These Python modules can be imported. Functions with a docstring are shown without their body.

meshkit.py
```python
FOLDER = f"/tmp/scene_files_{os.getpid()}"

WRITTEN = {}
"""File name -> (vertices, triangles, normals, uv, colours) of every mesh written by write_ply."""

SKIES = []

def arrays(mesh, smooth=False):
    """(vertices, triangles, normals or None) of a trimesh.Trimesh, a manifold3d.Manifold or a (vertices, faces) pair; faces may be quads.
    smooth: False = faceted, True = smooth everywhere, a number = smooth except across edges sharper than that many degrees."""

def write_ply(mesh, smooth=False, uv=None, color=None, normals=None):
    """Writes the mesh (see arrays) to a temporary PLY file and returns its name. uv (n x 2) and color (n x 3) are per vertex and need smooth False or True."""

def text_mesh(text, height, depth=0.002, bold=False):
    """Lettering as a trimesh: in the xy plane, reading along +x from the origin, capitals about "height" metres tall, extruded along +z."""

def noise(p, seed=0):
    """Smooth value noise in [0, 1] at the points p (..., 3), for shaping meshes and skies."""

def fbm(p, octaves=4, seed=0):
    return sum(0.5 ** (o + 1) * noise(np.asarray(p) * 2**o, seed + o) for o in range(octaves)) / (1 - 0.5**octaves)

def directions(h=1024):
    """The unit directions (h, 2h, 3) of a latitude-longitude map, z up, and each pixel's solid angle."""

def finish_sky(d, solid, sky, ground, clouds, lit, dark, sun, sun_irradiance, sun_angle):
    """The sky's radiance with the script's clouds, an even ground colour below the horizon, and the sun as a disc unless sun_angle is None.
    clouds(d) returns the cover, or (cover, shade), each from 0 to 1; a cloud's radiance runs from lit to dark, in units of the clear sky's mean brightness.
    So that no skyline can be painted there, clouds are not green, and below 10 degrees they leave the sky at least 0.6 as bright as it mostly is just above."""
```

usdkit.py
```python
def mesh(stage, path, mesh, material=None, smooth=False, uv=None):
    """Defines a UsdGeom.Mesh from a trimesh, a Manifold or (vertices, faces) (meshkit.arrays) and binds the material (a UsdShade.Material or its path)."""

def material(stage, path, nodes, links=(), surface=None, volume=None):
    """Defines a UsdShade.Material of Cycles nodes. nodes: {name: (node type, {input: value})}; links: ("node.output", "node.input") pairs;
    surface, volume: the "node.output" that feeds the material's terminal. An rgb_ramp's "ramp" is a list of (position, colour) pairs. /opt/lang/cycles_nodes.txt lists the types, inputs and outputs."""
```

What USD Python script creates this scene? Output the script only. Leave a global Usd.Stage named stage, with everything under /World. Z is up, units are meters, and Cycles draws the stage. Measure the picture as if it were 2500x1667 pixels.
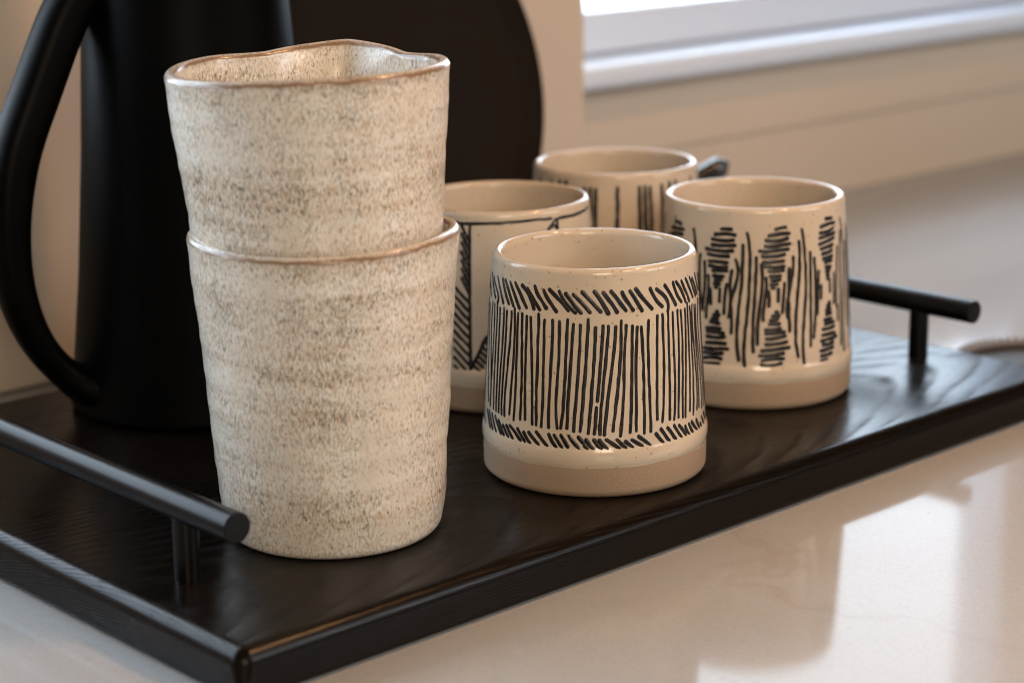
import math, random, json
import numpy as np, trimesh, manifold3d, usdkit, meshkit
from pxr import Usd, UsdGeom, UsdLux, UsdShade, Gf, Sdf

stage = Usd.Stage.CreateInMemory()
UsdGeom.SetStageUpAxis(stage, UsdGeom.Tokens.z)
UsdGeom.SetStageMetersPerUnit(stage, 1.0)
stage.SetDefaultPrim(UsdGeom.Xform.Define(stage, '/World').GetPrim())
UsdGeom.Scope.Define(stage, '/World/Looks')
rng = np.random.default_rng(7)

# ------------------------------------------------------------------ camera
CAM = np.array([-0.36250, -0.53008, 0.27288])
YAW, PITCH, ROLL = 0.7441, 0.2556, -0.0128
fw = np.array([math.sin(YAW) * math.cos(PITCH), math.cos(YAW) * math.cos(PITCH), -math.sin(PITCH)])
r0 = np.cross(fw, [0, 0, 1]); r0 /= np.linalg.norm(r0); u0 = np.cross(r0, fw)
rt = math.cos(ROLL) * r0 + math.sin(ROLL) * u0
up = -math.sin(ROLL) * r0 + math.cos(ROLL) * u0
cam = UsdGeom.Camera.Define(stage, '/World/camera')
cam.AddTransformOp().Set(Gf.Matrix4d(*rt, 0, *up, 0, *(-fw), 0, *CAM, 1))
cam.CreateHorizontalApertureAttr(36.0)
cam.CreateVerticalApertureAttr(36.0 * 682 / 1024)
cam.CreateFocalLengthAttr(72.02)
cam.CreateFStopAttr(7.2)
cam.CreateFocusDistanceAttr(0.815)
cam.CreateClippingRangeAttr(Gf.Vec2f(0.05, 100))
cam.CreateExposureAttr(0.0)

# ------------------------------------------------------------------ light
def mat(name, nodes, links=(), surface='p.BSDF', volume=None):
    return usdkit.material(stage, '/World/Looks/' + name, nodes, links, surface=surface, volume=volume)

ROOM = (0.050, 0.035, 0.0225)         # the dim warm room around the worktop
dome = UsdLux.DomeLight.Define(stage, '/World/room_light')
dm = mat('room_air', {'b': ('background_shader', {'color': ROOM, 'strength': 1.0})}, surface='b.background')
UsdShade.MaterialBindingAPI.Apply(dome.GetPrim()).Bind(dm)

def aim(prim, pos, target):
    pos, target = np.array(pos, float), np.array(target, float)
    z = pos - target; z /= np.linalg.norm(z)
    x = np.cross([0, 0, 1] if abs(z[2]) < .99 else [0, 1, 0], z); x /= np.linalg.norm(x)
    y = np.cross(z, x)
    UsdGeom.Xformable(prim).AddTransformOp().Set(Gf.Matrix4d(*x, 0, *y, 0, *z, 0, *pos, 1))

def rect(name, pos, target, w, h, color, radiance):
    l = UsdLux.RectLight.Define(stage, '/World/' + name)
    l.CreateWidthAttr(w); l.CreateHeightAttr(h); l.CreateColorAttr(Gf.Vec3f(*color))
    l.CreateIntensityAttr(radiance); aim(l, pos, target)

def lamp(name, pos, radius, color, radiance):
    l = UsdLux.DiskLight.Define(stage, '/World/' + name)
    l.CreateRadiusAttr(radius); l.CreateColorAttr(Gf.Vec3f(*color)); l.CreateIntensityAttr(radiance)
    aim(l, pos, (pos[0], pos[1], 0))

WARM, COOL = (1.0, 0.52, 0.24), (0.95, 0.97, 1.0)
#rect('window_light_left', (-1.6, 0.62, 0.75), (0.1, 0.1, 0.05), 0.8, 1.1, COOL, 7.0)
rect('window_light_room', (1.3, -2.6, 1.1), (0.3, 0.1, 0.1), 0.55, 0.9, COOL, 9.0)
rect('window_light_room_001', (1.95, -2.35, 1.1), (0.3, 0.1, 0.1), 0.55, 0.9, COOL, 9.0)
rect('room_lamp_light', (-1.4, -2.2, 1.0), (0.3, 0.1, 0.1), 0.9, 1.0, (1.0, 0.80, 0.60), 12.0)
lamp('pendant_lamp', (0.20, -0.24, 0.32), 0.03, (1.0, 0.74, 0.52), 44.0)
lamp('pendant_lamp_001', (0.45, -0.22, 0.72), 0.04, WARM, 190.0)
lamp('ceiling_lamp', (0.50, -1.50, 1.3), 0.09, WARM, 20.0)
SKY_RADIANCE = 7.0

# ------------------------------------------------------------------ helpers
used = {}
def path_of(name, parent=None):
    base = (str(parent.GetPath()) if parent else '/World') + '/' + name
    n = used.get(base, -1) + 1; used[base] = n
    return base if n == 0 else f'{base}_{n:03d}'

def tag(o, label=None, cat=None, group=None, kind=None):
    for k, v in (('label', label), ('category', cat), ('group', group), ('kind', kind)):
        if v: o.SetCustomDataByKey(k, v)
    return o

def thing(name, label, cat, loc=(0, 0, 0), group=None):
    x = UsdGeom.Xform.Define(stage, path_of(name)); x.AddTranslateOp().Set(Gf.Vec3d(*map(float, loc)))
    return tag(x.GetPrim(), label, cat, group)

def obj(name, mesh, material, parent=None, smooth=40, uv=None):
    return usdkit.mesh(stage, path_of(name, parent), mesh, material, smooth=smooth, uv=uv).GetPrim()

def lathe(profile, n=96, closed=False, disp=None, uvscale=False):
    """A surface of revolution; profile rows are (radius, height). disp(theta, z, row) -> (dr, dz)."""
    pr = np.asarray(profile, float); m = len(pr)
    th = np.linspace(0, 2 * np.pi, n, endpoint=False)
    R, Z = np.repeat(pr[:, 0], n), np.repeat(pr[:, 1], n); T = np.tile(th, m)
    if disp is not None:
        dr, dz = disp(T, Z, np.repeat(np.arange(m), n)); R = np.where(pr[:, 0].repeat(n) > 1e-6, R + dr, R); Z = Z + dz
    v = np.stack([R * np.cos(T), R * np.sin(T), Z], 1)
    f = []
    k = np.arange(n); k2 = (k + 1) % n
    for i in range(m - 1 + closed):
        a, b = i * n, ((i + 1) % m) * n
        f.append(np.stack([a + k, a + k2, b + k2], 1)); f.append(np.stack([a + k, b + k2, b + k], 1))
    return v, np.vstack(f)

def arc(cx, cz, rx, rz, a0, a1, n):
    a = np.radians(np.linspace(a0, a1, n)); return [(cx + rx * math.cos(t), cz + rz * math.sin(t)) for t in a]

def spline(pts, n):
    from scipy.interpolate import CubicSpline
    pts = np.asarray(pts, float); s = np.r_[0, np.cumsum(np.linalg.norm(np.diff(pts, axis=0), axis=1))]
    return CubicSpline(s, pts)(np.linspace(0, s[-1], n))

def rod(p, q, r, bevel, n=40):
    """A round bar with chamfered ends from p to q."""
    p, q = np.array(p, float), np.array(q, float); L = np.linalg.norm(q - p)
    v, f = lathe([(0, 0), (r - bevel, 0), (r - bevel * .3, bevel * .3), (r, bevel), (r, L - bevel), (r - bevel * .3, L - bevel * .3), (r - bevel, L), (0, L)], n)
    m = trimesh.geometry.align_vectors([0, 0, 1], (q - p) / L)
    return v @ m[:3, :3].T + p, f

def sweep(path, ra, rb, side, n=28):
    """Elliptical tube along path; ra is the half width along side (a unit vector), rb across; both may vary."""
    path = np.asarray(path, float); t = np.gradient(path, axis=0); t /= np.linalg.norm(t, axis=1, keepdims=True)
    s = np.asarray(side, float) - (t @ np.asarray(side, float))[:, None] * t; s /= np.linalg.norm(s, axis=1, keepdims=True)
    b = np.cross(t, s); a = np.linspace(0, 2 * np.pi, n, endpoint=False)
    ra, rb = np.broadcast_to(ra, len(path)), np.broadcast_to(rb, len(path))
    ca, sa = np.sign(np.cos(a)) * np.abs(np.cos(a)) ** .85, np.sign(np.sin(a)) * np.abs(np.sin(a)) ** .85
    v = path[:, None] + s[:, None] * (ca[None, :, None] * ra[:, None, None]) + b[:, None] * (sa[None, :, None] * rb[:, None, None])
    m = len(path); v = v.reshape(-1, 3); k = np.arange(n); k2 = (k + 1) % n; f = []
    for i in range(m - 1):
        f += [np.stack([i * n + k, i * n + k2, (i + 1) * n + k2], 1), np.stack([i * n + k, (i + 1) * n + k2, (i + 1) * n + k], 1)]
    c = len(v); v = np.vstack([v, path[:1], path[-1:]])
    f += [np.stack([k2, k, np.full(n, c)], 1), np.stack([(m - 1) * n + k, (m - 1) * n + k2, np.full(n, c + 1)], 1)]
    return v, np.vstack(f)

def box(x0, x1, y0, y1, z0, z1, r=0.0, seg=24):
    if not r:
        m = trimesh.creation.box([x1 - x0, y1 - y0, z1 - z0]); m.apply_translation([(x0 + x1) / 2, (y0 + y1) / 2, (z0 + z1) / 2]); return m
    s = manifold3d.Manifold.sphere(r, seg)
    return manifold3d.Manifold.batch_hull([s.translate((x, y, z)) for x in (x0 + r, x1 - r) for y in (y0 + r, y1 - r) for z in (z0 + r, z1 - r)])

# ------------------------------------------------------------------ materials
def noise(scale, detail=2, rough=.5, **k): return ('noise_texture', {'scale': scale, 'detail': detail, 'roughness': rough, **k})
def mul(a): return ('math', {'math_type': 'multiply', 'value2': a})

def wall_paint(name, col):
    return mat(name, {'g': ('geometry', {}), 'n': noise(420, 3, .6), 'b': ('bump', {'strength': .12, 'distance': .001}),
                      'l': noise(3, 2), 'r': ('rgb_ramp', {'ramp': [(.3, tuple(c * .97 for c in col)), (.7, tuple(min(1, c * 1.03) for c in col))]}),
                      'p': ('principled_bsdf', {'roughness': .55, 'specular_ior_level': .35})},
               [('g.position', 'n.vector'), ('n.fac', 'b.height'), ('g.position', 'l.vector'), ('l.fac', 'r.fac'), ('r.color', 'p.base_color'), ('b.normal', 'p.normal')])

M = {}
M['wall'] = wall_paint('wall_paint', (.58, .49, .40))
M['trim'] = mat('white_gloss_paint', {'g': ('geometry', {}), 'n': noise(60, 2), 'b': ('bump', {'strength': .05, 'distance': .001}),
                'p': ('principled_bsdf', {'base_color': (.68, .765, .89), 'roughness': .22})}, [('g.position', 'n.vector'), ('n.fac', 'b.height'), ('b.normal', 'p.normal')])
M['sky'] = mat('daylight', {'e': ('emission', {'color': (.84, .97, 1.16), 'strength': SKY_RADIANCE})}, surface='e.emission')
M['pane'] = mat('pane_glass', {'t': ('transparent_bsdf', {'color': (.96, .98, .97)}), 'g': ('glossy_bsdf', {'color': (.9, .9, .9), 'roughness': 0.0}), 'f': ('layer_weight', {'blend': .5}), 'w': ('math', {'math_type': 'power', 'value2': 5.0}), 'k': ('math', {'math_type': 'multiply_add', 'value2': .5, 'value3': .03}), 'm': ('mix_closure', {})},
                [('f.facing', 'w.value1'), ('w.value', 'k.value1'), ('k.value', 'm.fac'), ('t.BSDF', 'm.closure1'), ('g.BSDF', 'm.closure2')], surface='m.closure')
# pale quartz worktop with faint veins
M['quartz'] = mat('quartz', {
    'g': ('geometry', {}), 'w': noise(5, 4, .6), 'wm': ('vector_math', {'math_type': 'scale', 'scale': .35}), 'wa': ('vector_math', {'math_type': 'add'}),
    'v': ('voronoi_texture', {'feature': 'distance_to_edge', 'scale': 5.5}), 'vr': ('rgb_ramp', {'ramp': [(0, (1, 1, 1)), (.025, (.25, .25, .25)), (.07, (0, 0, 0)), (1, (0, 0, 0))]}),
    'k': noise(6, 3), 'kr': ('rgb_ramp', {'ramp': [(.46, (0, 0, 0)), (.66, (1, 1, 1))]}), 'km': ('math', {'math_type': 'multiply'}), 'km2': mul(.30),
    's': noise(900, 1), 'sr': ('rgb_ramp', {'ramp': [(.3, (.375, .385, .392)), (.5, (.40, .41, .417)), (.75, (.415, .425, .433))]}),
    'fv': ('voronoi_texture', {'scale': 210}), 'fs': ('separate_color', {}), 'fl': ('math', {'math_type': 'less_than', 'value2': .035}), 'fd': ('math', {'math_type': 'less_than', 'value2': .13}), 'ff': ('math', {'math_type': 'multiply'}), 'fm': mul(.45), 'mf': ('mix_color', {'b': (.16, .15, .14)}),
    'mx': ('mix_color', {'b': (.30, .26, .22)}), 'p': ('principled_bsdf', {'roughness': .085, 'ior': 1.21})},
    [('g.position', 'w.vector'), ('w.color', 'wm.vector1'), ('g.position', 'wa.vector1'), ('wm.vector', 'wa.vector2'), ('wa.vector', 'v.vector'), ('v.distance', 'vr.fac'),
     ('g.position', 'k.vector'), ('k.fac', 'kr.fac'), ('vr.color', 'km.value1'), ('kr.color', 'km.value2'), ('km.value', 'km2.value1'), ('g.position', 's.vector'), ('s.fac', 'sr.fac'),
     ('sr.color', 'mx.a'), ('km2.value', 'mx.fac'), ('g.position', 'fv.vector'), ('fv.color', 'fs.color'), ('fs.r', 'fl.value1'), ('fv.distance', 'fd.value1'), ('fl.value', 'ff.value1'), ('fd.value', 'ff.value2'), ('ff.value', 'fm.value1'), ('mx.result', 'mf.a'), ('fm.value', 'mf.fac'), ('mf.result', 'p.base_color')])
# black stained oak: growth rings (cathedral arches near the right end) and short open pores along x
M['oak'] = mat('stained_oak', {
    'g': ('geometry', {}), 's': ('separate_xyz', {}),
    'ml': ('mapping', {'scale': (.3, 1, 1)}), 'dn': ('noise_texture', {'scale': 13, 'detail': 2, 'roughness': .45}), 'da': ('math', {'math_type': 'multiply_add', 'value2': .0042}),
    'y0': ('math', {'math_type': 'add', 'value2': -.055}), 'y2': ('math', {'math_type': 'multiply'}), 'r1': ('math', {'math_type': 'multiply_add', 'value2': 1.43}), 'r2': ('math', {'math_type': 'multiply_add', 'value2': .042}),
    'rp': mul(760.0), 'fr': ('math', {'math_type': 'fraction'}),
    'wr': ('rgb_ramp', {'ramp': [(0, (.25, .25, .25)), (.08, (0, 0, 0)), (.45, (.08, .08, .08)), (.68, (.4, .4, .4)), (.86, (1, 1, 1)), (1, (.25, .25, .25))]}),
    'm2': ('mapping', {'scale': (70, 1000, 1000)}), 'pn': noise(1, 2, .6), 'pr': ('rgb_ramp', {'ramp': [(.54, (0, 0, 0)), (.66, (1, 1, 1))]}),
    'm3': ('mapping', {'scale': (16, 300, 300)}), 'fn': noise(1, 3, .6),
    'pm': ('math', {'math_type': 'multiply_add', 'value2': .8, 'value3': .2}), 'po': ('math', {'math_type': 'multiply'}),
    'h1': ('math', {'math_type': 'multiply_add', 'value2': .6}), 'm6': ('mapping', {'scale': (7, 85, 85)}), 'n6': noise(1, 2, .55), 'r6': ('rgb_ramp', {'ramp': [(.36, (.08, .08, .08)), (.62, (1, 1, 1))]}), 'w6': ('math', {'math_type': 'multiply'}), 'wl': mul(.62), 'inv': mul(-1.0), 'b': ('bump', {'strength': .14, 'distance': .0003}),
    'cr': ('rgb_ramp', {'ramp': [(0, (.0024, .0016, .0011)), (.5, (.0052, .0033, .0021)), (1, (.0085, .0053, .0033))]}),
    'cm': ('mix_color', {'b': (.0015, .0011, .0009)}), 'rr': ('map_range', {'from_min': 0, 'from_max': 1, 'to_min': .225, 'to_max': .6}),
    'p': ('principled_bsdf', {'ior': 1.25, 'specular_ior_level': .5})},
    [('g.position', 's.vector'), ('g.position', 'ml.vector'), ('ml.vector', 'dn.vector'), ('dn.fac', 'da.value1'), ('s.z', 'da.value3'),
     ('s.y', 'y0.value1'), ('y0.value', 'y2.value1'), ('y0.value', 'y2.value2'), ('y2.value', 'r1.value1'), ('da.value', 'r1.value3'), ('s.x', 'r2.value1'), ('r1.value', 'r2.value3'),
     ('r2.value', 'rp.value1'), ('rp.value', 'fr.value1'), ('fr.value', 'wr.fac'),
     ('g.position', 'm2.vector'), ('m2.vector', 'pn.vector'), ('pn.fac', 'pr.fac'), ('g.position', 'm3.vector'), ('m3.vector', 'fn.vector'),
     ('wr.color', 'pm.value1'), ('pr.color', 'po.value1'), ('pm.value', 'po.value2'), ('po.value', 'h1.value1'), ('g.position', 'm6.vector'), ('m6.vector', 'n6.vector'), ('n6.fac', 'r6.fac'), ('wr.color', 'w6.value1'), ('r6.color', 'w6.value2'), ('w6.value', 'wl.value1'), ('wl.value', 'h1.value3'),
     ('h1.value', 'inv.value1'), ('inv.value', 'b.height'), ('fn.fac', 'cr.fac'), ('cr.color', 'cm.a'), ('h1.value', 'cm.fac'), ('cm.result', 'p.base_color'), ('h1.value', 'rr.value'), ('rr.result', 'p.roughness'), ('b.normal', 'p.normal')])
def black(name, col, rough, bump=.04, scale=700, spec=.5):
    return mat(name, {'g': ('geometry', {}), 'n': noise(scale, 2), 'b': ('bump', {'strength': bump, 'distance': .0005}), 'l': noise(30, 3), 'mr': ('map_range', {'to_min': rough * .85, 'to_max': rough * 1.15}),
                      'p': ('principled_bsdf', {'base_color': col, 'specular_ior_level': spec})},
               [('g.position', 'n.vector'), ('n.fac', 'b.height'), ('b.normal', 'p.normal'), ('g.position', 'l.vector'), ('l.fac', 'mr.value'), ('mr.result', 'p.roughness')])
M['bar'] = black('black_coated_metal', (.003, .003, .0033), .32, .04, 700, .19)
M['jug'] = black('matt_black_ceramic', (.0013, .0012, .0011), .42, .06, 900, .05)
M['polish'] = black('black_polished', (.004, .004, .0045), .25, .03, 600, .8)
M['plate'] = black('black_stoneware', (.013, .0098, .0075), .75, .08, 500, .08)
M['ink'] = mat('black_trailed_glaze', {'g': ('geometry', {}), 'n': noise(2400, 2), 'b': ('bump', {'strength': .25, 'distance': .0005}), 'l': noise(420, 3, .6), 'r': ('rgb_ramp', {'ramp': [(.3, (.0035, .003, .003)), (.56, (.0065, .0055, .0052)), (.70, (.030, .022, .017)), (.8, (.06, .045, .033))]}),
                 'p': ('principled_bsdf', {'roughness': .22, 'specular_ior_level': .45})}, [('g.position', 'n.vector'), ('n.fac', 'b.height'), ('b.normal', 'p.normal'), ('g.position', 'l.vector'), ('l.fac', 'r.fac'), ('r.color', 'p.base_color')])

def glaze(name, col, rough, speck=(.30, .15, .055), dens=.115):
    return mat(name, {'g': ('geometry', {}), 'v': ('voronoi_texture', {'scale': 760}), 'wn': ('separate_color', {}), 'lt': ('math', {'math_type': 'less_than', 'value2': dens}),
        'rs': ('math', {'math_type': 'multiply_add', 'value2': .34, 'value3': .06}), 'dl': ('math', {'math_type': 'less_than'}), 'an': ('math', {'math_type': 'multiply'}), 'a7': mul(.8),
        'l': noise(38, 3), 'lr': ('rgb_ramp', {'ramp': [(.3, tuple(c * .95 for c in col)), (.7, tuple(c * 1.04 for c in col))]}), 'n': noise(110, 2), 'b': ('bump', {'strength': .06, 'distance': .0006}),
        'mx': ('mix_color', {'b': speck}), 'p': ('principled_bsdf', {'roughness': rough, 'ior': 1.5})},
        [('g.position', 'v.vector'), ('v.color', 'wn.color'), ('wn.r', 'lt.value1'), ('wn.g', 'rs.value1'), ('v.distance', 'dl.value1'), ('rs.value', 'dl.value2'), ('lt.value', 'an.value1'), ('dl.value', 'an.value2'), ('an.value', 'a7.value1'),
         ('g.position', 'l.vector'), ('l.fac', 'lr.fac'), ('lr.color', 'mx.a'), ('a7.value', 'mx.fac'), ('mx.result', 'p.base_color'), ('g.position', 'n.vector'), ('n.fac', 'b.height'), ('b.normal', 'p.normal')])
M['glaze'] = glaze('cream_glaze', (.57, .485, .38), .12)
M['clay'] = mat('bare_clay', {'g': ('geometry', {}), 'n': noise(1600, 2, .7), 'b': ('bump', {'strength': .35, 'distance': .0004}), 'r': ('rgb_ramp', {'ramp': [(.3, (.29, .213, .147)), (.7, (.345, .256, .18))]}),
                'p': ('principled_bsdf', {'roughness': .8, 'specular_ior_level': .25})}, [('g.position', 'n.vector'), ('n.fac', 'b.height'), ('n.fac', 'r.fac'), ('r.color', 'p.base_color'), ('b.normal', 'p.normal')])
# reactive glaze: milky white with vertical brown-green flecks, rust where it breaks thin over the lip (uv.y = way from the lip in metres)
def reactive(name, rough):
    return mat(name, {'g': ('geometry', {}), 'uv': ('uvmap', {'attribute': 'st'}), 'su': ('separate_xyz', {}),
        'm1': ('mapping', {'scale': (1350, 1350, 480)}), 'n1': noise(1, 3, .6), 'm2': ('mapping', {'scale': (48, 48, 40)}), 'n2': noise(1, 3, .6), 'm5': ('mapping', {'scale': (9, 9, 150)}), 'n5': noise(1, 2, .5), 'n5s': ('math', {'math_type': 'multiply_add', 'value2': .30, 'value3': -.15}), 'ad5': ('math', {'math_type': 'add'}), 'n2s': ('math', {'math_type': 'multiply_add', 'value2': .42, 'value3': -.21}),
        'ad': ('math', {'math_type': 'add'}), 'mk': ('rgb_ramp', {'ramp': [(.43, (0, 0, 0)), (.54, (.44, .44, .44)), (.68, (.86, .86, .86))]}),
        'n3': noise(160, 2), 'fc': ('rgb_ramp', {'ramp': [(.3, (.27, .21, .13)), (.55, (.42, .30, .18)), (.75, (.50, .36, .23))]}),
        'bs': ('rgb_ramp', {'ramp': [(.25, (.63, .56, .46)), (.5, (.73, .70, .63)), (.75, (.76, .76, .73))]}),
        'm4': ('mapping', {'scale': (1000, 1000, 480), 'location': (3, 7, 1)}), 'n4': noise(1, 1), 'ad4': ('math', {'math_type': 'add'}), 'ad4b': ('math', {'math_type': 'multiply_add', 'value2': .6}), 'mk4': ('rgb_ramp', {'ramp': [(.61, (0, 0, 0)), (.71, (.62, .62, .62))]}),
        'mx': ('mix_color', {}), 'mx4': ('mix_color', {'b': (.085, .065, .038)}),
        'lw': noise(120, 2), 'ls': ('math', {'math_type': 'multiply_add', 'value2': .0022, 'value3': -.0011}), 'la': ('math', {'math_type': 'add'}),
        'lr': ('rgb_ramp', {'ramp': [(0, (.18, .18, .18)), (.36, (.25, .25, .25)), (.46, (.85, .85, .85)), (.55, (.9, .9, .9)), (.64, (.2, .2, .2)), (.9, (0, 0, 0)), (1, (0, 0, 0))]}), 'lm': ('map_range', {'from_min': -.0015, 'from_max': .0065, 'clamp': True}),
        'mxl': ('mix_color', {'b': (.20, .11, .052)}),
        'hb': ('math', {'math_type': 'multiply_add', 'value2': -.25}), 'b': ('bump', {'strength': .22, 'distance': .0006}),
        'p': ('principled_bsdf', {'roughness': rough, 'ior': 1.5})},
        [('g.position', 'm1.vector'), ('m1.vector', 'n1.vector'), ('g.position', 'm2.vector'), ('m2.vector', 'n2.vector'), ('n2.fac', 'n2s.value1'), ('n1.fac', 'ad.value1'), ('n2s.value', 'ad.value2'), ('g.position', 'm5.vector'), ('m5.vector', 'n5.vector'), ('n5.fac', 'n5s.value1'), ('ad.value', 'ad5.value1'), ('n5s.value', 'ad5.value2'), ('ad5.value', 'mk.fac'),
         ('g.position', 'n3.vector'), ('n3.fac', 'fc.fac'), ('n2.fac', 'bs.fac'), ('bs.color', 'mx.a'), ('fc.color', 'mx.b'), ('mk.color', 'mx.fac'),
         ('g.position', 'm4.vector'), ('m4.vector', 'n4.vector'), ('n2s.value', 'ad4b.value1'), ('n5s.value', 'ad4b.value3'), ('n4.fac', 'ad4.value1'), ('ad4b.value', 'ad4.value2'), ('ad4.value', 'mk4.fac'), ('mx.result', 'mx4.a'), ('mk4.color', 'mx4.fac'),
         ('uv.UV', 'su.vector'), ('g.position', 'lw.vector'), ('lw.fac', 'ls.value1'), ('su.y', 'la.value1'), ('ls.value', 'la.value2'), ('la.value', 'lm.value'), ('lm.result', 'lr.fac'),
         ('mx4.result', 'mxl.a'), ('lr.color', 'mxl.fac'), ('mxl.result', 'p.base_color'), ('ad.value', 'hb.value1'), ('n2.fac', 'hb.value3'), ('hb.value', 'b.height'), ('b.normal', 'p.normal')])
M['reactive'] = reactive('speckled_reactive_glaze', .2)
M['dish'] = black('dark_woven', (.03, .022, .017), .5, .2, 500)
M['dish_rim'] = black('pale_cord', (.20, .20, .21), .45, .1, 900)

# ------------------------------------------------------------------ worktop, walls, window
T = 0.0194; Z0 = -T                         # the tray's top is z = 0, the worktop z = -T
WALL_Y, WIN_Y, EDGE_X, PIER_X = 0.40, 0.440, 0.561, 0.085
tag(obj('worktop', box(-2.2, 2.6, -0.62, .53, Z0 - .03, Z0, .002, 12), M['quartz']), 'pale glossy quartz worktop under the black tray', 'worktop', kind='structure')
tag(obj('wall', box(PIER_X, EDGE_X, WALL_Y, 0.56, Z0 + .0005, 1.6, .003, 12), M['wall']), 'beige painted wall behind the black jug and round plate', 'wall')
w2 = thing('window_wall', 'beige wall strip and surround under and beside the white window', 'wall')
w3 = thing('window_wall', 'beige wall left of the pier behind the black jug, with a second window', 'wall')
win = thing('window', 'white window with rounded sill and bright pane above the worktop', 'window')
win3 = thing('window', 'second white window, left of the pier behind the jug', 'window')
yf = WIN_Y + .012
def bay(w, wi, x0, panes, far):
    d = 1 if far > x0 else -1
    span = lambda p, q: (min(p, q), max(p, q))
    x1 = panes[-1][1]; e = x1 + .06 * d
    obj('lower_wall', box(*span(x0, far), WIN_Y + .007, 0.53, Z0 + .0005, .060), M['wall'], w)
    obj('apron', box(*span(x0 + .0004 * d, e), WIN_Y + .0028, WIN_Y + .0066, .0385, .0908, .002, 12), M['wall'], w)
    obj('side_wall', box(*span(e + .0005 * d, far), WIN_Y + .002, 0.72, .0605, 1.6), M['wall'], w)
    obj('upper_wall', box(*span(x0, e), WIN_Y + .001, 0.72, .72, 1.6), M['wall'], w)
    obj('sill', box(*span(x0 + .0006 * d, e + .04 * d), WIN_Y - .028, WIN_Y + .060, .0912, .1085, .0078, 40), M['trim'], wi)
    obj('frame', box(*span(x0, e), yf, yf + .05, .1088, .1383, .004, 12), M['trim'], wi)
    obj('frame', box(*span(x0, e), yf, yf + .05, .67, .7185, .004, 12), M['trim'], wi)
    px = x0
    for p, q in panes:
        if abs(p - px) > .01: obj('frame', box(*span(px + .0004 * d, p - .0004 * d), yf, yf + .05, .1385, .6695, .004, 12), M['trim'], wi)
        obj('pane', box(*span(p, q), yf + .028, yf + .032, .1385, .6695), M['pane'], wi); px = q
    obj('frame', box(*span(x1 + .0004 * d, e), yf, yf + .05, .1385, .6695, .004, 12), M['trim'], wi)
bay(w2, win, EDGE_X + .0015, [(EDGE_X + .0015, 1.14), (1.34, 1.80)], 2.6)
bay(w3, win3, PIER_X - .0015, [(PIER_X - .0015, -.42), (-.48, -.98)], -2.2)
tag(obj('sky', (np.array([[-3.2, 0.95, -.6], [3.6, 0.95, -.6], [3.6, 0.95, 3.4], [-3.2, 0.95, 3.4]]), np.array([[0, 1, 2], [0, 2, 3]])), M['sky'], smooth=False), 'overcast white daylight outside the window', 'sky', kind='structure')

# ------------------------------------------------------------------ tray
W_, L_ = 0.3328, 0.4983
tray = thing('serving_tray', 'black stained oak tray with two round bar handles under the crockery', 'tray')
s1, s2 = manifold3d.Manifold.sphere(.0062, 64), manifold3d.Manifold.sphere(.0022, 48)
obj('board', manifold3d.Manifold.batch_hull([s1.translate((x, y, -.0062)) for x in (.0062, L_ - .0062) for y in (.0062, W_ - .0062)] +
    [s2.translate((x, y, Z0 + .0030)) for x in (.0022, L_ - .0022) for y in (.0022, W_ - .0022)]), M['oak'], tray, smooth=35)
def handle(x):
    h = obj('handle', rod((x, .0374, .0281), (x, W_ - .0374, .0281), .0058, .0006), M['bar'], tray, smooth=30)
    for y in (.0705, W_ - .0705):
        obj('post', rod((x, y, -.0005), (x, y, .0265), .0049, .0004), M['bar'], h, smooth=30)
handle(.0274); handle(L_ - .0274)

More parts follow.
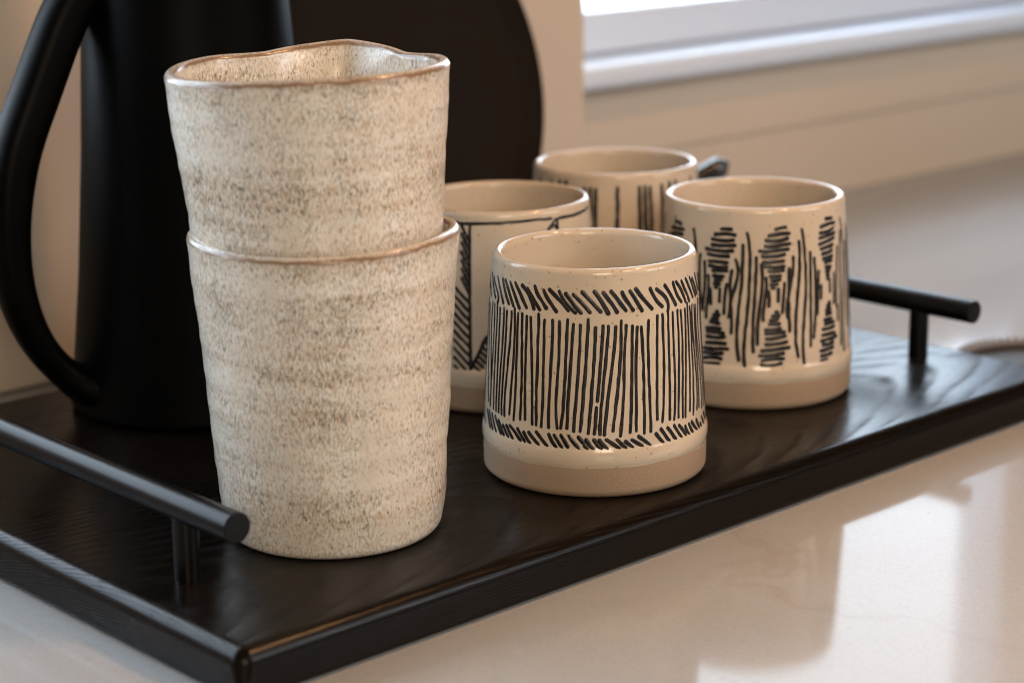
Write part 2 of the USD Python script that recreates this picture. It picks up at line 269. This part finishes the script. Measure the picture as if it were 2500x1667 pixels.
# ------------------------------------------------------------------ patterned mugs
MUGS = dict(C=(.2295, .0616), D=(.3711, .0957), B=(.3901, .2068), A=(.2817, .1771))
def mug_r(z): return np.interp(z, [0, .0128, .0225, .084, .0915, .0944], [.0474, .0475, .0470, .0432, .0424, .0405])
clay_profile = [(0, .0012), (.038, .0012), (.040, 0), (.0435, 0)] + arc(.0438, .0036, .0036, .0036, -80, 0, 8) + [(.0474, .008), (.0474, .0126), (.0468, .0136), (.042, .0136)]
body_profile = [(.0462, .0128), (.0474, .0132)] + arc(.0470, .0172, .0010, .0040, -70, 70, 9) + [(.0470, .0222), (.0470, .0228)] + \
    [(float(mug_r(z)), z) for z in np.linspace(.027, .084, 14)] + [(.0428, .0885)] + arc(.0405, .0917, .0021, .0027, 0, 180, 18) + \
    [(.0384, .088), (.0390, .07), (.0400, .05), (.0408, .03), (.0400, .020), (.0370, .0150), (.030, .0136), (0, .0134)]

def stroke(flat, seed):
    """One trailed line of glaze on the mug's side, from packed (width, theta, z, theta, z ...)."""
    r = np.random.default_rng(seed)
    hw = flat[0] * 1e-5; pts = np.array(flat[1:], float).reshape(-1, 2) * (1e-3, 1e-5)
    P = np.stack([pts[:, 0] * mug_r(pts[:, 1].mean()), pts[:, 1]], 1)
    L = np.linalg.norm(np.diff(P, axis=0), axis=1).sum()
    n = int(max(7, min(46, L / .0011)))
    P = spline(P, n) if len(P) > 2 else P[0] + (P[1] - P[0]) * np.linspace(0, 1, n)[:, None]
    t = np.gradient(P, axis=0); t /= np.maximum(np.linalg.norm(t, axis=1, keepdims=True), 1e-9)
    nr = np.stack([-t[:, 1], t[:, 0]], 1)
    s = np.r_[0, np.cumsum(np.linalg.norm(np.diff(P, axis=0), axis=1))]
    wob = meshkit.noise(np.stack([s / .0035, 0 * s, 0 * s + seed * 3.7], 1), 3) - .5
    w = hw * (1 + .34 * wob); P = P + nr * (wob[::-1] * hw * .35)[:, None]
    P = np.vstack([P[0] - t[0] * hw * .8, P[0] - t[0] * hw * .5, P, P[-1] + t[-1] * hw * .5, P[-1] + t[-1] * hw * .8])
    nr = np.vstack([nr[:1], nr[:1], nr, nr[-1:], nr[-1:]]); w = np.r_[w[0] * .25, w[0] * .75, w, w[-1] * .75, w[-1] * .25]
    a = np.array([-1, -.72, 0, .72, 1]); h = np.array([-.00012, .00016, .00026, .00016, -.00012])
    Q = P[:, None] + nr[:, None] * (a[None, :, None] * w[:, None, None])
    z = Q[..., 1]; rad = mug_r(z) + h; rad[0] -= .0002; rad[-1] -= .0002
    th = Q[..., 0] / mug_r(pts[:, 1].mean())
    v = np.stack([rad * np.cos(th), rad * np.sin(th), z], -1).reshape(-1, 3)
    f = []
    for i in range(len(P) - 1):
        for j in range(4):
            p = i * 5 + j; f += [[p, p + 1, p + 6], [p, p + 6, p + 5]]
    return v, np.array(f)

def strokes(lists, seed):
    V, F, n = [], [], 0
    for i, s in enumerate(lists):
        v, f = stroke(s, seed + i); V.append(v); F.append(f + n); n += len(v)
    v, f = np.vstack(V), np.vstack(F)
    # outward faces
    c = v[f].mean(1); nn = np.cross(v[f[:, 1]] - v[f[:, 0]], v[f[:, 2]] - v[f[:, 0]])
    flip = (nn[:, :2] * c[:, :2]).sum(1) < 0; f[flip] = f[flip][:, ::-1]
    return v, f

def mug(key, label, parts, seed):
    t = thing('patterned_mug', label, 'mug', (*MUGS[key], 0.0), 'patterned mugs on the tray')
    obj('clay_base', lathe(clay_profile, 96), M['clay'], t, smooth=35)
    def edge(th, z, row):
        w = (meshkit.noise(np.stack([np.cos(th) * 5, np.sin(th) * 5, 0 * th + seed], -1), 5) - .5) * np.clip((.0178 - z) / .005, 0, 1)
        return .0004 * w * 0, .0011 * w * (row < 11)
    obj('body', lathe(body_profile, 120, disp=edge), M['glaze'], t, smooth=50)
    for nm, lists, lb in parts:
        o = obj(nm, strokes(lists, seed), M['ink'], t, smooth=True)
        if lb: tag(o, lb)
        seed += 200
    return t

STROKES = json.loads('''{"C":{"upper":[[100,2457,8086,2578,7649],[100,2576,8557,2656,8059,2730,7699],[100,2659,8480,2739,8137,2804,7758,2787,7523],[100,2764,8576,2843,8122,2909,7635],[100,2881,8611,2926,8194,3007,7686],[100,2930,8608,3009,8110,3074,7642],[100,3013,8576,3090,8086,3161,7621],[100,3092,8614,3162,8202,3250,7704],[100,-3101,8569,-3023,8289,-2951,7690],[100,-3032,8485,-2953,8073,-2884,7695],[100,-2947,8618,-2890,8214,-2813,7794],[100,-2845,8500,-2796,8152,-2710,7708],[100,-2785,8568,-2696,8231,-2599,7772],[100,-2687,8519,-2620,8085,-2528,7713],[100,-2623,8453,-2565,8118,-2480,7688],[100,-2549,8427,-2473,8111,-2396,7726],[100,-2468,8542,-2391,8201,-2300,7734],[100,-2358,8557,-2305,8241,-2229,7653],[100,-2274,8521,-2223,8232,-2147,7700],[100,-2200,8564,-2145,8238,-2063,7751],[100,-2097,8500,-2066,8238,-1992,7737],[100,-2021,8528,-1974,8206,-1902,7687],[100,-1963,8601,-1899,8216,-1800,7698],[100,-1812,8543,-1769,8170,-1679,7719],[100,-1742,8483,-1683,8266,-1603,7741,-1613,7490],[100,-1642,8559,-1577,8194,-1503,7664],[100,-1525,8604,-1495,8218,-1412,7719],[100,-1478,8601,-1412,8216,-1338,7654],[100,-1398,8560,-1329,8102,-1264,7630],[100,-1314,8597,-1250,8162,-1178,7712],[100,-1235,8562,-1170,8154,-1090,7708],[100,-1172,8473,-1091,8035,-1030,7711],[100,-1077,8592,-1038,8225,-961,7818],[100,-973,8471,-917,8084,-907,7852]],"stripe":[[80,2530,7244,2576,5388,2637,3673,2657,3199],[80,2654,7393,2663,5487,2714,3768,2713,3056],[80,2716,7399,2727,5559,2714,3768,2713,3056],[80,2790,7548,2788,5624,2788,3857,2801,3043],[80,2851,7364,2851,5691,2850,3930,2853,3016],[80,2927,7433,2922,5762,2901,3987,2905,3012],[80,2978,7357,2971,5811,2951,4042,2955,2979],[80,3051,7386,3039,5873,3002,4096,3001,2965],[80,3097,7563,3107,5933,3086,4180,3073,3119],[80,-3137,7384,-3139,5964,-3140,4234,-3148,2928],[80,-3083,7423,-3076,6014,-3066,4298,-3072,3032],[80,-3028,7353,-3027,6050,-3023,4333,-3014,3072],[80,-2981,7340,-2962,6094,-2944,4393,-2935,2939],[80,-2891,7520,-2894,6137,-2897,4425,-2893,2937],[80,-2828,7307,-2831,6172,-2830,4467,-2840,2897],[80,-2748,7342,-2749,6211,-2766,4502,-2769,2907],[80,-2679,7315,-2679,6239,-2696,4534,-2703,3776,-2688,2916],[80,-2601,7401,-2613,6260,-2625,4561,-2654,2941],[80,-2548,7233,-2562,6273,-2585,4573,-2598,2941],[80,-2484,7211,-2490,6287,-2512,4591,-2539,2839],[80,-2410,7440,-2426,6294,-2451,4600,-2480,2851],[80,-2344,7123,-2354,6296,-2378,4605,-2414,2773],[80,-2278,7183,-2290,6335,-2322,4604,-2332,4100],[80,-2341,3853,-2358,2754],[80,-2229,7166,-2242,6287,-2282,4601,-2309,2730],[80,-2161,7143,-2178,6275,-2226,4593,-2273,2705],[80,-2109,7352,-2116,6260,-2151,4577,-2195,2854],[80,-2062,7157,-2079,6249,-2094,4560,-2134,2631],[80,-2002,7115,-2012,6224,-2023,4532,-2044,2749],[80,-1954,7052,-1969,6206,-1981,4513,-1988,2788],[80,-1915,7034,-1907,6176,-1904,4473,-1912,2647],[80,-1840,7262,-1850,6145,-1849,4440,-1847,2681],[80,-1741,7395,-1755,6086,-1769,4386,-1777,3131],[80,-1680,7409,-1680,6034,-1694,4329,-1724,2990],[80,-1612,7533,-1617,5985,-1623,4269,-1636,3013],[80,-1549,7389,-1553,5932,-1556,4208,-1582,2961],[80,-1481,7430,-1483,5871,-1506,4161,-1527,2994],[80,-1431,7378,-1427,5819,-1451,4106,-1466,2930],[80,-1359,7379,-1371,5765,-1405,4057,-1427,2909],[80,-1311,7576,-1314,5708,-1331,3976,-1351,3089],[80,-1261,7398,-1256,5647,-1265,3901,-1291,2862],[80,-1210,7415,-1208,5596,-1188,3810,-1211,2987],[80,-1155,7350,-1154,5536,-1142,3754,-1156,3018],[80,-1108,7292,-1107,5483,-1062,3653,-1076,2893],[80,-1013,7472,-1039,5406,-992,3564,-1014,2913]],"lower":[[100,2634,2783,2769,1986],[100,2696,2820,2824,1989],[100,2770,2790,2896,2002],[100,2841,2778,2972,2061],[100,2909,2681,3021,2051],[100,2987,2558,3096,2000],[100,3038,2605,3151,2013],[100,3086,2656,3181,2332,3258,1984],[100,-3098,2612,-3033,2286,-2973,1942],[100,-3026,2524,-2975,2227,-2907,1952],[100,-2969,2573,-2900,2286,-2833,1983],[100,-2889,2645,-2814,2303,-2748,1970],[100,-2765,2627,-2714,2229,-2656,1940],[100,-2716,2609,-2652,2214,-2600,1831],[100,-2653,2638,-2587,2174],[100,-2573,2059,-2540,1883],[100,-2578,2643,-2523,2301,-2466,1953],[100,-2496,2610,-2457,2379],[100,-2443,2272,-2392,1950],[100,-2430,2512,-2383,2212,-2334,1951],[100,-2363,2516,-2325,2255,-2265,1923],[100,-2314,2514,-2267,2228,-2202,1901],[100,-2255,2519,-2181,2255,-2092,1888],[100,-2162,2488,-2107,2210,-2028,1839],[100,-2090,2389,-2037,2170,-1963,1837],[100,-2029,2438,-1959,2207,-1886,1866],[100,-1967,2549,-1889,2273,-1818,1894],[100,-1795,2555,-1750,2279,-1677,1896],[100,-1743,2711,-1686,2333,-1616,1925],[100,-1667,2701,-1612,2352,-1543,1949],[100,-1588,2714,-1532,2358,-1470,1991],[100,-1524,2660,-1466,2353,-1415,1994],[100,-1436,2530,-1395,2206,-1345,1966],[100,-1381,2556,-1349,2307,-1291,1988],[100,-1329,2596,-1269,2298,-1187,1953],[100,-1240,2575,-1199,2296,-1144,1953],[100,-1142,2312,-1085,1974],[100,-1101,2529,-1005,2010],[100,-1025,2608,-923,2124]]},"D":{"oval":[[114,2853,8450,2964,8432],[114,2780,8136,3010,8182],[114,2771,7831,2993,7962],[114,-2782,8463,-2673,8495],[114,-2854,8183,-2739,8261,-2631,8206],[114,-2886,7977,-2795,7929,-2647,7998],[114,-2886,7686,-2628,7738],[114,-2952,7485,-2802,7455,-2651,7491],[114,-2928,7243,-2830,7214,-2694,7238],[114,-2912,6934,-2706,6945],[114,-2906,6730,-2807,6690,-2707,6715],[114,-2865,6531,-2706,6546],[114,-2854,6281,-2744,6278],[114,-2837,6082,-2762,6101],[114,-2844,5896,-2780,5912],[114,-2831,5756,-2811,5753],[114,-2202,8518,-2148,8569,-2094,8580],[114,-2274,8229,-2166,8269,-2054,8298],[114,-2304,7992,-2190,7977,-2071,8063],[114,-2312,7740,-2182,7753,-2048,7826],[114,-2371,7514,-2221,7521,-2066,7580],[114,-2340,7273,-2225,7266,-2106,7322],[114,-2329,6996,-2224,7016,-2117,7026],[114,-2323,6791,-2219,6760,-2112,6793],[114,-2271,6594,-2195,6589,-2117,6616],[114,-2254,6351,-2203,6351,-2151,6348],[114,-2243,6169,-2200,6180,-2156,6190],[114,-2248,5976,-2216,5973,-2184,5968],[114,-2238,5803,-2216,5814],[114,-2806,4612,-2789,4620],[114,-2836,4438,-2774,4468],[114,-2855,4257,-2789,4277],[114,-2868,4103,-2771,4090],[114,-2907,3823,-2755,3852],[114,-2902,3653,-2721,3658],[114,-2900,3420,-2813,3407,-2709,3466],[114,-2905,3120,-2698,3164],[114,-2933,2868,-2673,2928],[114,-2927,2636,-2727,2697],[114,-2922,2392,-2822,2465,-2736,2434],[114,-2917,2160,-2759,2214],[114,-2914,1912,-2829,1953],[114,-2198,4676,-2179,4672],[114,-2232,4512,-2162,4523],[114,-2251,4320,-2176,4343],[114,-2263,4126,-2159,4145],[114,-2300,3862,-2148,3910],[114,-2297,3703,-2105,3727],[114,-2354,2654,-2116,2751],[114,-2330,2445,-2195,2514,-2116,2506],[114,-2340,2225,-2247,2192,-2140,2267],[114,-2291,3458,-2196,3469,-2095,3548],[114,-2296,3178,-2084,3251],[114,-2336,2899,-2056,2996],[114,-2300,1979,-2207,1988],[114,-1570,8734,-1455,8695],[114,-1651,8412,-1521,8476,-1408,8448],[114,-1664,8148,-1561,8133,-1434,8242],[114,-1671,7889,-1415,7998],[114,-1677,7621,-1428,7763],[114,-1658,7367,-1457,7466],[114,-1636,7124,-1472,7193],[114,-1625,6888,-1469,6935],[114,-1598,6723,-1481,6747],[114,-1592,6484,-1503,6469],[114,-1584,6308,-1523,6288],[114,-1577,6121,-1534,6109],[114,-1570,5939,-1553,5941],[114,-1554,4808,-1527,4787],[114,-1580,4656,-1529,4640],[114,-1598,4473,-1521,4461],[114,-1599,4286,-1514,4281],[114,-1625,4024,-1507,4012],[114,-1618,3846,-1468,3828],[114,-1651,3614,-1563,3603,-1469,3631],[114,-1660,3334,-1457,3320],[114,-1676,3074,-1429,3109],[114,-1655,2859,-1490,2866],[114,-1686,2620,-1492,2633],[114,-1680,2357,-1521,2395],[114,-1688,2115,-1590,2133]],"line":[[100,-3124,8314,-3103,7864,-3076,7270],[100,-3021,7193,-3008,5697,-2971,4718],[100,-2965,6895,-2950,5878,-2970,4621],[100,-2911,6266,-2904,5757,-2907,5369,-2919,4283],[100,-2883,5650,-2870,4948],[100,-2505,8334,-2473,7486,-2472,5894,-2483,4782,-2508,3438,-2497,2078],[100,-2546,7789,-2546,6754,-2552,5883,-2585,4154,-2585,3176,-2560,2422],[100,-2615,7102,-2616,5869,-2651,5282,-2664,4815,-2675,4397],[100,-2654,6585,-2668,5854,-2653,4867,-2648,3672],[100,-2707,5939,-2723,5087,-2725,4549],[100,-2776,5700,-2776,5090],[100,-2405,7225,-2408,5899,-2424,4423,-2418,2836],[100,-2350,6889,-2342,5899,-2372,4425,-2378,3193],[100,-2300,6283,-2294,5896,-2311,5152,-2322,4302],[100,-2272,5657,-2265,4953],[100,-2174,5763,-2174,5169],[100,-2106,6009,-2128,4631],[100,-2054,6671,-2066,5464],[100,-2063,5123,-2050,3753],[100,-2013,7188,-2026,6226,-2067,5270,-2075,4396],[100,-1945,7887,-1968,5233,-1987,4266,-1960,2513],[100,-1906,8425,-1871,7132,-1870,5188,-1899,3735,-1890,2155],[100,-1804,7318,-1805,5153,-1813,2947],[100,-1750,7022,-1740,6091,-1773,3316],[100,-1695,6381,-1709,5093,-1720,4388],[100,-1661,5699,-1665,5088],[100,-1527,5897,-1523,5303],[100,-1447,6131,-1462,4708],[100,-1366,7298,-1397,5842,-1413,4516],[100,-1391,4546,-1393,3849],[100,-1274,8555,-1218,7524,-1223,5688,-1271,3226,-1259,2253],[100,-1289,7976,-1312,5769,-1334,2637],[100,-1132,7351,-1140,5106,-1146,3345]]},"A":{"line":[[100,-2820,8921,-2626,8918,-2230,8992,-1725,8995],[100,-1625,8983,-1316,8967,-971,9028],[100,-2636,8891,-2632,5394,-2621,1886],[100,-2818,1753,-2621,1799,-2474,1869],[100,-1769,8539,-1671,8958],[100,-1647,8945,-1653,8410],[100,-1732,8621,-1695,8685,-1657,8480],[100,-2612,2234,-2527,3029,-2462,3723],[100,-2731,8825,-2640,8097],[100,-2728,8426,-2640,7693],[100,-2727,8022,-2640,7288],[100,-2727,7618,-2639,6883],[100,-2726,7213,-2639,6477],[100,-2725,6807,-2639,6071],[100,-2724,6401,-2638,5664],[100,-2808,5960,-2638,5256],[100,-2807,5552,-2638,4847],[100,-2806,5142,-2638,4438],[100,-2805,4733,-2637,4028],[100,-2804,4322,-2637,3617],[100,-2802,3911,-2637,3206],[100,-2801,3499,-2637,2794],[100,-2800,3086,-2636,2381],[100,-2799,2673,-2636,1967],[100,-2798,2258,-2636,1551],[100,-2593,2369,-2522,2076],[100,-2567,2582,-2497,2288],[100,-2540,2795,-2471,2498],[100,-2514,3006,-2445,2707],[100,-2488,3215,-2419,2915],[100,-2462,3424,-2393,3121],[100,-2436,3632,-2368,3327]]},"B":{"line":[[130,2832,8853,2868,8645],[130,3075,8894,3088,8637],[130,-3078,8944,-3068,8528],[130,-2977,8955,-2966,8399],[130,-2730,8708,-2695,7790],[130,-2657,8708,-2653,7801,-2620,6753],[130,-2594,8685,-2590,7813,-2600,6792],[130,-2336,8770,-2340,7830,-2345,6778],[130,-2076,8769,-2077,7792,-2064,6700],[130,-2011,8787,-2008,7948,-2003,7244],[130,-1941,8731,-1939,7750,-1928,6584],[130,-1785,8775,-1783,8214,-1768,7608],[130,-1670,8861,-1667,8474],[130,-1572,8880,-1568,8561],[130,-1746,7314,-1758,6435],[130,-1258,8879,-1250,8642]]}}''')
def back_of(lists, lo, hi, kind, seed):
    """The same kind of lines carried on round the side of the mug that faces away (theta from lo to hi)."""
    r = np.random.default_rng(seed); out = []; th = lo
    while th < hi:
        if kind == 'upper': out.append([62, int(th * 1000), int(8400 + r.normal(0, 60)), int(th * 1000 + 95 + r.normal(0, 15)), int(7700 + r.normal(0, 60))]); th += .085 * r.uniform(.7, 1.3)
        if kind == 'lower': out.append([62, int(th * 1000), int(2720 + r.normal(0, 30)), int(th * 1000 + 110 + r.normal(0, 20)), int(2000 + r.normal(0, 40))]); th += .085 * r.uniform(.7, 1.3)
        if kind == 'stripe': out.append([52, int(th * 1000), int(7350 + r.normal(0, 90)), int(th * 1000 + r.normal(0, 14)), int(2950 + r.normal(0, 60))]); th += .068 * r.uniform(.75, 1.25)
        if kind == 'long': out.append([60, int(th * 1000), int(7900 + r.normal(0, 600)), int(th * 1000 + r.normal(0, 25)), int(3000 + r.normal(0, 500))]); th += .13 * r.uniform(.75, 1.25)
    return out

def span(lists):
    th = [t for s in lists for t in s[1::2]]
    u = np.sort(np.mod(np.array(th) / 1000, 2 * np.pi)); gaps = np.diff(np.r_[u, u[0] + 2 * np.pi]); i = gaps.argmax()
    return u[i] + .06, u[i] + gaps[i] - .12

C = STROKES['C']
full = {k: v + back_of(v, *span(v), k, 11 + i) for i, (k, v) in enumerate(C.items())}
mug('C', 'cream mug with one wide band of fine vertical black stripes, nearest the tray edge', [('slanted_band', full['upper'], 'upper row of short slanted black lines'), ('stripe_band', full['stripe'], 'band of tall vertical black lines'), ('slanted_band', full['lower'], 'lower row of short slanted black lines')], 100)
Dm = STROKES['D']
mug('D', 'cream mug with black hatched ovals between tall wavy lines, beside the right handle', [('hatched_ovals', Dm['oval'], 'stacked ovals made of short horizontal strokes'), ('wavy_lines', Dm['line'] + back_of(Dm['line'], *span(Dm['line']), 'long', 21), 'groups of tall wavy lines')], 900)
Am = STROKES['A']
mug('A', 'cream mug with a black line ring and hatched frame, half hidden behind the stacked cups', [('frame_lines', Am['line'], None)], 1700)
Bm = STROKES['B']
lowB = [[s[0], s[1], s[2], s[1] + (s[1] % 7 - 3) * 6, 3000 + (s[1] % 11) * 60] for s in Bm['line']]
mug('B', 'cream mug with sparse thick vertical black bars, farthest back on the tray', [('bar_lines', lowB + back_of(lowB, *span(lowB), 'long', 31), None)], 2500)

# ------------------------------------------------------------------ speckled cups, one in the other
H_, RB, RR = .119, .0430, .0525
def cup(label, loc, spout_az, seed, tilt):
    zt = H_
    prof = [(0, .0022), (.034, .0022), (.0365, .0003), (.0385, 0)] + arc(.0385, .0048, .0041, .0048, -70, -5, 7)
    zo = np.linspace(.010, .1135, 46)
    prof += [(RB + (RR - RB) * (z / zt) ** 1.06, z) for z in zo]
    n_out = len(prof)
    prof += arc(RR - .0024, zt - .0026, .0024, .0026, 5, 178, 12)
    zi = np.linspace(.1120, .012, 26)
    prof += [(RB + (RR - RB) * (z / zt) - .0049, z) for z in zi] + [(.033, .0075), (.024, .0062), (0, .006)]
    prof = np.array(prof)
    sp = np.r_[0, np.cumsum(np.linalg.norm(np.diff(prof, axis=0), axis=1))]
    lip = np.argmax(prof[:, 1]); dist = np.abs(sp - sp[lip])
    n = 160
    ph = rng.uniform(0, 6.28, 8)
    def disp(th, z, row):
        k = np.clip(z / zt, 0, 1)
        d = (th - spout_az + np.pi) % (2 * np.pi) - np.pi
        tri = np.clip(1 - np.sqrt((d / .62) ** 2 + .004), 0, 1)
        pinch = tri ** 1.25 * np.clip((k - .52) / .48, 0, 1) ** 1.6
        side = np.exp(-((np.abs(d) - .72) / .25) ** 2) * np.clip((k - .5) / .5, 0, 1) ** 1.5
        dr = .0135 * pinch - .0016 * side
        dz = .0024 * pinch - .0006 * side + .0005 * k * np.sin(2 * th + ph[0]) * k + .0003 * k * np.sin(3 * th + ph[1])
        dr = dr + .0009 * k * np.cos(2 * th + ph[2]) + .0006 * np.sin(3 * th + ph[3]) * k
        out = row < n_out
        ridge = (.00010 * np.sin(z * 520 + .9 * np.sin(th + ph[4]) + ph[5]) + .00006 * np.sin(z * 910 + 1.3 * np.sin(th * 2 + ph[6]))) * np.clip(z / .012, 0, 1) * np.clip((zt - z) / .02, 0, 1)
        lump = (meshkit.noise(np.stack([np.cos(th) * 2.6, np.sin(th) * 2.6, z * 60], -1), seed) - .5) * .0011 * np.clip(z / .01, 0, 1)
        return dr + ridge * np.where(out, 1, .4) + lump, dz
    v, f = lathe(prof, n, disp=disp)
    if tilt is not None: v = v @ trimesh.transformations.rotation_matrix(*tilt)[:3, :3].T
    uv = np.stack([np.tile(np.arange(n) / n, len(prof)), np.repeat(dist, n)], 1)
    t = thing('speckled_cup', label, 'cup', loc, 'stacked speckled cups')
    obj('body', (v, f), M['reactive'], t, smooth=True, uv=uv)
    return t
vaz = math.atan2(CAM[1] - .0795, CAM[0] - .1025)
cup('speckled white cup with rust brown lip standing on the tray, holding another cup', (.1025, .0795, .0), vaz + math.pi + .35, 3, None)
cup('speckled white cup with open pinched spout, stacked inside the other cup', (.1015, .0802, .0622), vaz + math.pi - .26, 9, (math.radians(1.3), (math.cos(vaz), math.sin(vaz), 0)))

# ------------------------------------------------------------------ jug
JX, JY = .1719, .2687
jug = thing('black_jug', 'tall matt black jug with a large loop handle, behind the cups', 'jug', (JX, JY, 0))
zj = np.linspace(.006, .30, 40)
rj = lambda z: np.interp(z, [0, .02, .06, .12, .19, .26, .30], [.0640, .0612, .0566, .0515, .0473, .0448, .0445])
pj = [(0, .002), (.055, .002), (.058, 0)] + arc(.0595, .004, .0042, .004, -80, -5, 7) + [(float(rj(z)), z) for z in zj] + arc(.0425, .302, .002, .002, 0, 180, 8) + [(float(rj(z)) - .004, z) for z in zj[::-1]] + [(.05, .006), (0, .006)]
obj('body', lathe(pj, 128), M['jug'], jug, smooth=45)
HAZ = math.radians(-188.8)
hp = np.array([(.0232, .2147), (.0405, .2047), (.0545, .1915), (.0640, .1753), (.0741, .1536), (.0804, .1400), (.0868, .1237), (.0905, .1079), (.0922, .0920), (.0914, .0695), (.0885, .0550), (.0822, .0390), (.0728, .0255), (.0624, .0165), (.0510, .0125)])
hs = spline(hp, 70); dirh = np.array([math.cos(HAZ), math.sin(HAZ), 0]); sid = np.array([-math.sin(HAZ), math.cos(HAZ), 0])
path = hs[:, :1] * dirh + hs[:, 1:] * np.array([0, 0, 1.])
u = np.linspace(0, 1, 70); flare = 1 + .75 * np.exp(-((u - 1.0) / .07) ** 2) + .2 * np.exp(-(u / .06) ** 2)
obj('handle', sweep(path, .0118 * flare * (1 - .2 * np.clip((u - .55) / .4, 0, 1)), .0106 * flare * (1 - .40 * np.clip((u - .5) / .42, 0, 1)), sid), M['jug'], jug, smooth=True)

# ------------------------------------------------------------------ round plate leaning on the wall
PX, PR = .3493, .1294; AL = math.radians(17)
pp = [(0, .0040)] + [(r, .0040 + .013 * max(0, (r - .085) / .042) ** 2.2) for r in np.linspace(.05, .1270, 18)] + arc(.1278, .0182, .0016, .0018, -40, 120, 10) + [(.1245, .0165), (.112, .0075), (.103, .0008), (.100, 0), (0, 0)]
v, f = lathe(pp, 160)
# local z (the eating side) turns to face the room, -y and a little up
R = np.array([[1, 0, 0], [0, math.sin(AL), -math.cos(AL)], [0, math.cos(AL), math.sin(AL)]])
pl = thing('round_plate', 'large round black plate leaning on the wall behind the mugs', 'plate', (PX, .326 + PR * math.sin(AL) + .012, PR * math.cos(AL) + .0035 - .0035))
obj('disc', (v @ R.T, f), M['plate'], pl, smooth=40)

# ------------------------------------------------------------------ rod, dish
ut = thing('black_utensil', 'black round-ended rod resting over the far tray handle behind the mugs', 'utensil')
a, b = np.array([.400, .302, .0068]), np.array([.527, .249, .0715])
s = np.linspace(0, 1, 30); rr = .0064 * np.sqrt(np.clip(1 - np.clip((s - .955) / .045, 0, 1) ** 2, .02, 1)) * np.sqrt(np.clip(1 - np.clip((.04 - s) / .04, 0, 1) ** 2, .02, 1))
obj('shaft', sweep(a + (b - a) * s[:, None], rr, rr, (0, 0, 1.)), M['polish'], ut, smooth=True)

dx, dy = .5478, .0477
dish = thing('round_dish', 'dark round dish with pale beaded rim beside the right end of the tray', 'dish', (dx, dy, Z0))
obj('body', lathe([(0, .0004), (.038, .0004), (.0405, .0014), (.0420, .0042), (.0412, .0046), (.0385, .0030), (.034, .0022), (0, .0022)], 96), M['dish'], dish, smooth=40)
def beads(th, z, row): return .0005 * np.sin(th * 58), .0008 * np.sin(th * 58)
obj('rim', lathe(arc(.0422, .0052, .0023, .0023, 0, 360, 17)[:-1], 348, closed=True, disp=beads), M['dish_rim'], dish, smooth=True)
